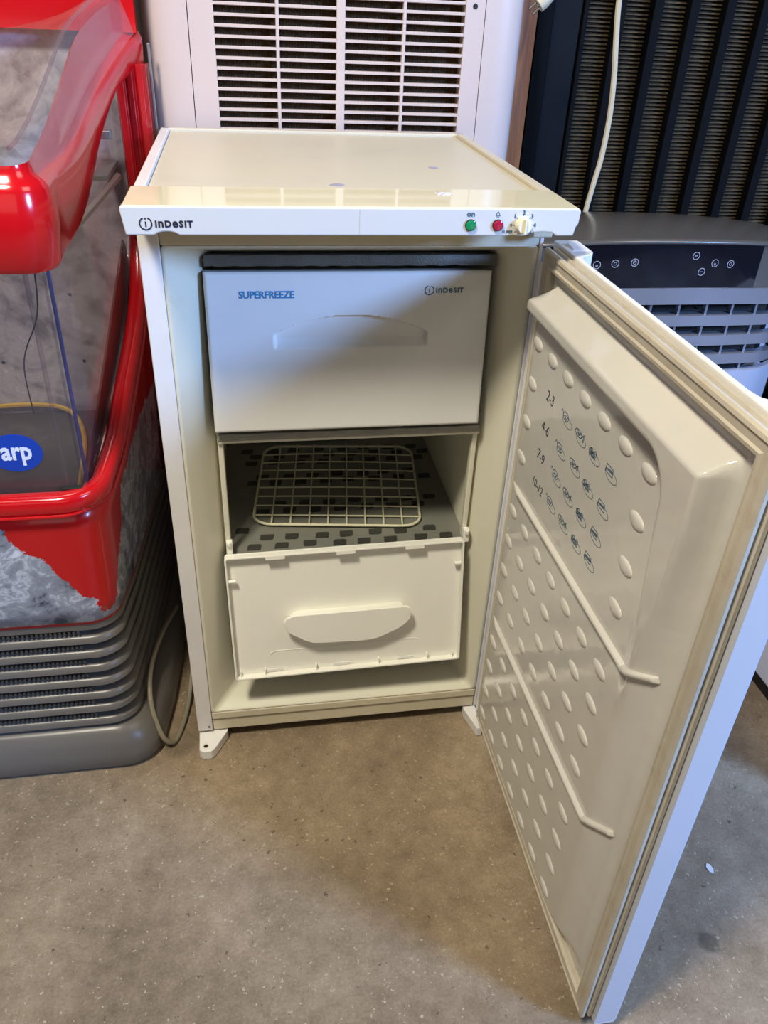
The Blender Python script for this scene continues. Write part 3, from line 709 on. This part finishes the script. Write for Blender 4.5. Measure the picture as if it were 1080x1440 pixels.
# ------------------------------------------------------------------ grey portable air conditioner at right
ag = thing('portable_air_conditioner', 'grey portable air conditioner with black glossy touch panel, half hidden by the freezer door', 'air conditioner', (.70, .3, 0))
AX0, AX1, AYB = .487, .978, .43
ACX = (AX0 + AX1) / 2; AHW = (AX1 - AX0) / 2
def fy(x, z):  # curved front
    s = (x - ACX) / AHW; s = max(-1, min(1, (x - .70) / (.225 if x < .70 else .285))); return .158 + .050 * abs(s) ** 2.6 + .02 * max(0, abs(s) - .8) / .2
def crown(x): s = (x - .70) / (.225 if x < .70 else .285); return -.020 * abs(s) ** 2.4
def acband(name, z0, z1, m, out=0., drop=1., xa=AX0, xb=AX1, th=.012, n=28, **kw):
    def f(x, z, o): return (x, fy(x, z) - out + o, z + crown(x) * drop)
    xs_ = [xa + (xb - xa) * k / n for k in range(n + 1)]
    rings = [[f(x, z0, 0), f(x, z1, 0), f(x, z1, th), f(x, z0, th)] for x in xs_]
    return obj(name, MB().loft(rings, caps=True), m, ag, smooth=True, angle=40, **kw)
# dome
def dome(i, j):
    x = AX0 + (AX1 - AX0) * i; s = (x - ACX) / AHW; y = fy(x, 0) - .003 + (AYB - fy(x, 0)) * j
    z = .7565 + crown(x) * 1.1 - .018 * j ** 1.5 + .010 * math.sin(PI * min(1, j * 1.1)) - .10 * max(0, abs(s) - .86) ** 1.6 * 8 - (.12 * max(0, j - .9) ** 1.4)
    return (x, y, z)
obj('top_shell', MB().grid(40, 24, dome), 'acgrey', ag, smooth=True, angle=80, solid=.004, label='domed charcoal top')
acband('control_panel', .6905, .7545, 'acpanel', .001, label='black glossy control panel', xa=.535, xb=.866)
acband('panel_end', .6905, .7545, 'acgrey', .0, xa=.8665, xb=AX1 - .004); acband('panel_end', .6905, .7545, 'acgrey', .0, xa=AX0 + .004, xb=.5345)
acband('silver_band', .6655, .6895, 'acsilver', .004, drop=.9)
for z in (.6300, .5985, .5670): acband('louvre', z, z + .0165, 'acsilver', .0, drop=.8, xa=AX0 + .02, xb=AX1 - .02, th=.018)
for k in range(9):
    x = .52 + .046 * k; obj('louvre_post', MB().box((x, fy(x, 0) + .006, .545), (x + .0035, fy(x, 0) + .014, .668)), 'acsilver', ag)
obj('dark_cavity', MB().loft([[(x, fy(x, 0) + .045, .53), (x, fy(x, 0) + .045, .70), (x, fy(x, 0) + .05, .70), (x, fy(x, 0) + .05, .53)] for x in [AX0 + .02 + (AX1 - AX0 - .04) * k / 12 for k in range(13)]], caps=True), 'dark', ag)
for z in (.652, .622):
    obj('vane_pivot', MB().lathe([(.0045, 0), (.0045, .006), (.002, .009)], lambda a, b, c, z=z: (.792 + a, fy(.79, 0) + .03 - c, z + b), 14), 'pin', ag, smooth=True)
acband('front_panel', .06, .5545, 'acbody', .002, drop=.7, label='plain pale lower front')
def sidering(z): return [(AX0 + .003, fy(AX0, 0) + .008, z), (AX1 - .003, fy(AX1, 0) + .008, z), (AX1 - .003, AYB - .002, z), (AX0 + .003, AYB - .002, z)]
obj('body', MB().loft([sidering(.02), sidering(.53)], caps=True).box((AX0 + .003, .25, .53), (AX0 + .012, AYB, .70)).box((AX1 - .012, .25, .53), (AX1 - .003, AYB, .70)).box((AX0 + .003, AYB - .01, .53), (AX1 - .003, AYB - .001, .715)), 'acbody', ag)
for x in (AX0 + .05, AX1 - .05):
    for y in (.26, .38): obj('castor', MB().lathe([(.012, -.008), (.014, 0), (.012, .008)], lambda a, b, c, x=x, y=y: (x + c, y + a, .0145 + b), 16), 'black', ag, smooth=True)
for (x, z, k) in ((.607, .722, 0), (.633, .7245, 1), (.6615, .7265, 2), (.754, .7355, 3), (.787, .7245, 0), (.8135, .7225, 1), (.7685, .7125, 3)):
    nrm = 0.; fr = frame_fn((x, fy(x, 0) - .0012 - .0002, z), (1, (fy(x + .002, 0) - fy(x - .002, 0)) / .004, 0), (0, 0, 1))
    mb = MB(); ring(mb, fr, 0, 0, .0052, .0007, .0003, 22)
    if k == 0: text(mb, 'OK' if 0 else '*', .009, fr, 0, -.0058, align='CENTER')
    elif k == 1: ring(mb, fr, 0, 0, .0020, .0005, .0003, 14)
    elif k == 2: ring(mb, fr, 0, 0, .0024, .0006, .0003, 14); stroke(mb, fr, [(0, 0), (0, .002)], .0006)
    else: stroke(mb, fr, [(-.0022, 0), (.0022, 0)], .0007)
    obj('touch_icon', mb, 'icon', ag)
mb = MB(); mb.box((-.010, -.011, 0), (.011, .011, .0003)); me = mesh('sticker', mb, 'paper')
o = inst('sticker', me, (.806, .255, .7505), ag, (-.06, .06, -.1))

# white appliance at the right edge
wa = thing('white_appliance', 'plain white appliance side panel standing at the right edge behind the freezer door', 'appliance', (1.25, -.0, 0))
obj('body', MB().box((.985, -.30, .028), (1.5, .14, .50)), 'appliance', wa, bevel=.008, seg=3)
obj('plinth', MB().box((.995, -.285, .0), (1.49, .13, .0275)), 'black', wa)

# ------------------------------------------------------------------ red drinks cooler at left
rc = thing('drinks_cooler', 'red drinks cooler at left with clear lid, ice artwork and grey ribbed base', 'cooler', (-.33, .2, 0))
CL = -.62
def SX(y): return -.085 + .078 * y
def plan(z, yf, grow=0., r=.045, yb=.44, n=8, xl=CL):
    """left-open rounded plan: front line, rounded front right corner, side that drifts outwards"""
    x1 = SX(yf) + grow; out = [(xl, yf, z)]
    for k in range(n + 1):
        a = -PI / 2 + PI / 2 * k / n; out.append((x1 - r + r * math.cos(a), yf + r + r * math.sin(a), z))
    m = 6
    for k in range(1, m + 1):
        y = yf + r + (yb - yf - r) * k / m; out.append((SX(y) + grow * 1.0 - 0, y, z))
    out.append((xl, yb, z)); return out
foot = [plan(.001, -.034, .030, .055), plan(.012, -.040, .036, .058), plan(.032, -.038, .034, .058), plan(.052, -.030, .026, .055), plan(.066, -.018, .012, .05), plan(.070, -.012, .004, .05)]
obj('foot_skirt', MB().loft(foot, caps=True), 'base', rc, smooth=True, angle=50, label='rounded grey foot of the base')
obj('base_core', MB().loft([plan(.068, .002, -.016), plan(.275, .002, -.012)], caps=True), 'basedark', rc, smooth=True)
for k in range(8):
    z0 = .0735 + .0272 * k
    g = .0005 * k
    rgs = [plan(z0, -.004, -.008), plan(z0 + .0015, -.0125 + g * .2, .002 - g), plan(z0 + .0045, -.015, .004 - g), plan(z0 + .0115, -.0135, .003 - g), plan(z0 + .0150, -.009, -.002)]
    if k == 7: rgs = [plan(z0, -.004, -.008), plan(z0 + .001, -.0125, .000), plan(.2755, -.0125, -.001), plan(.276, -.004, -.008)]
    obj('base_rib', MB().loft(rgs, caps=True), 'base', rc, smooth=True, angle=45)
# small ventilation teeth in the recesses
for k in range(7):
    zt_ = .0735 + .0272 * (k + 1) - .0012; mb = MB()
    for j in range(60):
        x = -.145 - .0062 * j
        if x < -.40: break
        mb.box((x - .0016, -.0125, zt_ - .0048), (x + .0016, -.002, zt_))
    o = obj('vent_teeth', mb, 'teeth', rc); o['kind'] = 'stuff'
# red lower body with ice artwork (open basin: rim follows the side profile)
prof_side = [(-.03, .478), (.02, .482), (.06, .490), (.12, .508), (.176, .532), (.24, .556), (.29, .575), (.34, .602), (.39, .645), (.43, .700), (.455, .760)]
def rimz(y):
    for (a, za), (b, zb_) in zip(prof_side[:-1], prof_side[1:]):
        if y <= b: return za + (zb_ - za) * (max(y, a) - a) / (b - a)
    return prof_side[-1][1]
lo_ = plan(.2765, -.014, .000, .045, .455, 8); hi_ = plan(.48, -.022, .008, .05, .455, 8)
rgs = []
for q in range(7):
    f = q / 6; r_ = []
    for a, b in zip(lo_[:-1], hi_[:-1]):
        top = rimz(b[1]) - .012; r_.append((a[0] + (b[0] - a[0]) * f, a[1] + (b[1] - a[1]) * f, a[2] + (top - a[2]) * f))
    rgs.append(r_)
obj('lower_body', MB().loft(rgs, closed=False), 'redice', rc, smooth=True, angle=60, solid=.006, label='red lower panel with broken-ice artwork')
def sst_(a, b, x):
    t_ = min(1, max(0, (x - a) / (b - a))); return t_ * t_ * (3 - 2 * t_)
rp = [(p[0] - .001, p[1], rimz(p[1]) + .001) for p in plan(.48, -.018, .004, .05, .455, 10)[:-1]]
rp = [(CL + (rp[1][0] - CL) * k / 20, rp[0][1], rp[0][2]) for k in range(20)] + rp[1:]
rp = cr(rp, 3)
mb = MB(); rings = []
for i, p in enumerate(rp):
    a = rp[max(0, i - 1)]; b = rp[min(len(rp) - 1, i + 1)]; d = (b - a).normalized(); up_ = Vector((0, 0, 1)); up_ = (up_ - d * up_.dot(d)).normalized(); sd = d.cross(up_).normalized()
    rings.append([p + sd * (.013 * math.copysign(abs(math.cos(t)) ** .7, math.cos(t))) + up_ * (.014 * math.copysign(abs(math.sin(t)) ** .7, math.sin(t))) for t in [2 * PI * k / 16 for k in range(16)]])
mb.loft(rings, caps=True); obj('rim', mb, 'red', rc, smooth=True, angle=60, label='rounded glossy red rim')
seam = [Vector(p) + Vector((.0125 * sst_(-.02, .03, p.y), -.0125 * (1 - sst_(-.02, .03, p.y)), -.012)) for p in rp]
obj('rim_bead', MB().tube(seam, .0022, 6), 'red', rc, smooth=True)
# inner basin and walls
obj('inner_wall', MB().box((CL + .01, .432, .36), (-.052, .442, .972)), 'icewall', rc, label='grey ice-patterned inner back wall')
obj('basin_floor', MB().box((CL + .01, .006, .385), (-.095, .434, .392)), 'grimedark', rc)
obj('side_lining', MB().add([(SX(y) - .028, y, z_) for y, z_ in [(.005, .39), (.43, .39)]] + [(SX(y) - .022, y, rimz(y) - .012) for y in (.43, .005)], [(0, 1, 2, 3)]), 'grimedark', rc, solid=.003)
obj('yellow_trim', MB().tube(cr([(-.50, .42, .395), (-.36, .425, .405), (-.26, .425, .410), (-.20, .41, .404), (-.165, .33, .398), (-.150, .20, .397), (-.145, .08, .396), (-.16, .03, .396), (-.22, .022, .396), (-.4, .022, .396)]), .004, 6), 'yellow', rc, smooth=True)
for x, z in ((-.295, .485), (-.165, .485), (-.29, .60), (-.17, .60)): obj('fixing', MB().lathe([(.005, 0), (.005, .002), (.003, .003)], lambda a, b, c, x=x, z=z: (x + a, .435 - c, z + b), 12), 'dark', rc)
obj('wire_lead', MB().tube(cr([(-.115, .02, .775), (-.13, .05, .70), (-.17, .10, .62), (-.2, .2, .5)]), .0009, 5), 'dark', rc)
# clear panels
obj('clear_front', MB().box((CL, -.004, .484), (-.104, -.001, .790)), 'clear', rc, bevel=.0)
# clear side panel
ys = [.012 + (.445 - .012) * k / 24 for k in range(25)]
hood_b = [(-.06, .778), (-.02, .779), (.05, .783), (.104, .790), (.15, .805), (.20, .826), (.27, .862), (.345, .905), (.40, .926), (.469, .940), (.52, .945)]
rail_o = [(-.06, .866), (-.014, .866), (.074, .868), (.14, .877), (.212, .896), (.28, .917), (.346, .942), (.42, .974), (.52, .998), (.60, 1.010)]
lid_i = [(-.07, .882), (.0, .888), (.055, .902), (.105, .919), (.155, .938), (.25, .975), (.351, 1.004), (.44, 1.022), (.52, 1.03)]
def itp(tab, y):
    for (a, za), (b, zb_) in zip(tab[:-1], tab[1:]):
        if y <= b: return za + (zb_ - za) * (max(y, a) - a) / (b - a)
    return tab[-1][1]
obj('clear_side', MB().loft([[(SX(y) - .012, y, rimz(y)), (SX(y) - .012, y, itp(hood_b, y) + .01), (SX(y) - .015, y, itp(hood_b, y) + .01), (SX(y) - .015, y, rimz(y))] for y in ys], caps=True), 'clear', rc, smooth=True, angle=40)
obj('corner_strip', MB().box((-.1035, -.004, .492), (-.0985, .010, .785)), 'clear', rc, bevel=.001)
obj('corner_strip', MB().box((-.1025, .011, .492), (-.0985, .015, .785)), 'navy', rc, bevel=.001)
obj('corner_strip', MB().box((-.124, -.0008, .492), (-.120, .004, .785)), 'clear', rc)
obj('bottom_clip', MB().box((-.128, -.009, .4915), (-.103, -.001, .4955)), 'dark', rc, bevel=.001)
# red hood: front apron, rounded corner, side apron
def hood_path():
    out = [(CL, -.058)]; r = .034; x1 = SX(-.058) + .014
    for k in range(11):
        a = -PI / 2 + PI / 2 * k / 10; out.append((x1 - r + r * math.cos(a), -.058 + r + r * math.sin(a)))
    for k in range(1, 17):
        y = -.024 + (.43 + .024) * k / 16; out.append((SX(y) + .008 * (1 - k / 16) + .042 * max(0, (y - .22) / .22) ** 2, y))
    return out
hp = hood_path(); rgs = []
for i, (x, y) in enumerate(hp):
    a = Vector(hp[max(0, i - 1)]); b = Vector(hp[min(len(hp) - 1, i + 1)]); d = (b - a).normalized(); nx, ny = d.y, -d.x   # outward
    yy = y if i > 10 else -.02
    zb0 = itp(hood_b, y); zt0 = itp(rail_o, y)
    w = .014
    sec = [(-.010, zb0 + .004), (-.004, zb0), (.0, zb0 + .006), (.004 if i < 12 else .001, (zb0 + zt0) / 2), (.001, zt0 - .010), (-.004, zt0 - .002), (-.012, zt0 + .004), (-w, itp(lid_i, y) - .004), (-w - .002, itp(lid_i, y) - .020), (-w - .002, itp(lid_i, y) - .030), (-.016, zt0 - .014), (-.010, zt0 - .02)]
    rgs.append([(x + nx * o_, y + ny * o_, z_) for o_, z_ in sec])
mb = MB().loft(rgs, caps=True); obj('hood', mb, 'red', rc, smooth=True, angle=50, label='glossy red hood rail sweeping up to the back')
# clear lid lying on the side rail
def lidp(i, j):
    y = -.030 + .435 * j; xr = SX(y) + .004 + .042 * max(0, (y - .22) / .22) ** 2
    s = i
    if s > .9:
        q = (s - .9) / .1; x = xr - .024 * (1 - q); z_ = itp(lid_i, y) + .010 + (itp(rail_o, y) + .004 - itp(lid_i, y) - .010) * q ** 1.6
    else:
        q = s / .9; x = CL + (xr - .024 - CL) * q; z_ = itp(lid_i, y) + .010 - (.030 + .03 * j) * (1 - (2 * max(q, .5) - 1) ** 3) * 1.0
    return (x, y, z_)
obj('clear_lid', MB().grid(60, 40, lidp), 'lid', rc, smooth=True, angle=80, label='scuffed transparent curved lid')
lid_edge = [(SX(y) - .020 + .042 * max(0, (y - .22) / .22) ** 2, y, itp(lid_i, y) + .006) for y in [-.025 + .47 * k / 24 for k in range(25)]]
obj('lid_edge_bead', MB().tube(lid_edge, .0022, 6), 'clear', rc, smooth=True)
# upper back: red header, curved ice sheet, perforated tray
obj('header', MB().loft([[(CL, y, z), (-.017, y, z), (-.017, y + .025, z), (CL, y + .025, z)] for y, z in ((.409, .9725), (.411, 1.0), (.409, 1.05), (.40, 1.12), (.39, 1.25))], caps=True), 'red', rc, smooth=True, angle=40, label='plain red header panel')
obj('perforated_strip', MB().box((-.088, .30, .800), (-.066, .425, .806)), 'gaugesilver', rc)
obj('inner_bracket', MB().tube([(-.060, .36, .795), (-.082, .13, .785)], .0055, 6), 'gaugesilver', rc)
obj('inner_bracket', MB().box((-.105, .385, .84), (-.065, .394, .852)), 'gaugesilver', rc, bevel=.002)
# rear red post with flutes and grey trim
px_ = [(-.064, .462), (-.060, .455), (-.050, .453), (-.046, .457), (-.042, .453), (-.034, .452), (-.030, .457), (-.026, .453), (-.016, .455), (-.010, .463), (-.008, .50), (-.066, .50)]
px_ = [(-.060 + (a + .072) * .82, .398 + (b - .452) * .9) for a, b in px_]
obj('post', MB().prism([(a, b) for a, b in px_], .935 - .28, c0=.28), 'redpost', rc, bevel=.0015, label='fluted red rear post')
obj('rear_trim', MB().box((-.0065, .428, .2), (-.0025, .4325, .96)), 'gaugesilver', rc, bevel=.001)
# badge
frb = frame_fn((-.1735, -.0042, .546), (1, 0, 0), (0, 0, 1))
bd = obj('badge', MB().prism([(.0315 * math.cos(k * PI / 24), .0255 * math.sin(k * PI / 24)) for k in range(48)], .0006, frb), 'ovalblue', rc, label='blue oval sticker on the clear front')
mb = MB(); text(mb, 'arp', .0345, lambda a, b, c=0.: frb(a, b, c + .0007), -.0165, -.0085, offset=.0009, sx=.78); obj('lettering', mb, 'badgewhite', bd, label='white letters arp')

# loop of grey cable on the floor between cooler and freezer
tag(obj('floor_cable', MB().tube(cr([(-.022, .24, .10), (-.012, .17, .055), (-.018, .10, .016), (-.026, .045, .0065), (-.038, .003, .0065), (-.051, -.008, .022), (-.062, .004, .045), (-.071, .030, .075), (-.070, .075, .105), (-.055, .14, .12), (-.04, .24, .09)]), .0040, 8), 'cablegrey', smooth=True),
    'grey-brown cable looped on the floor between the red cooler and the freezer', 'cable')
tag(obj('paint_chip', MB().prism([(.7215, -.330), (.7265, -.333), (.7295, -.326), (.7275, -.319), (.7235, -.317), (.7205, -.322)], .0015, c0=.0001), 'paintchip'), 'tiny white chip lying on the concrete right of the freezer door', 'chip')
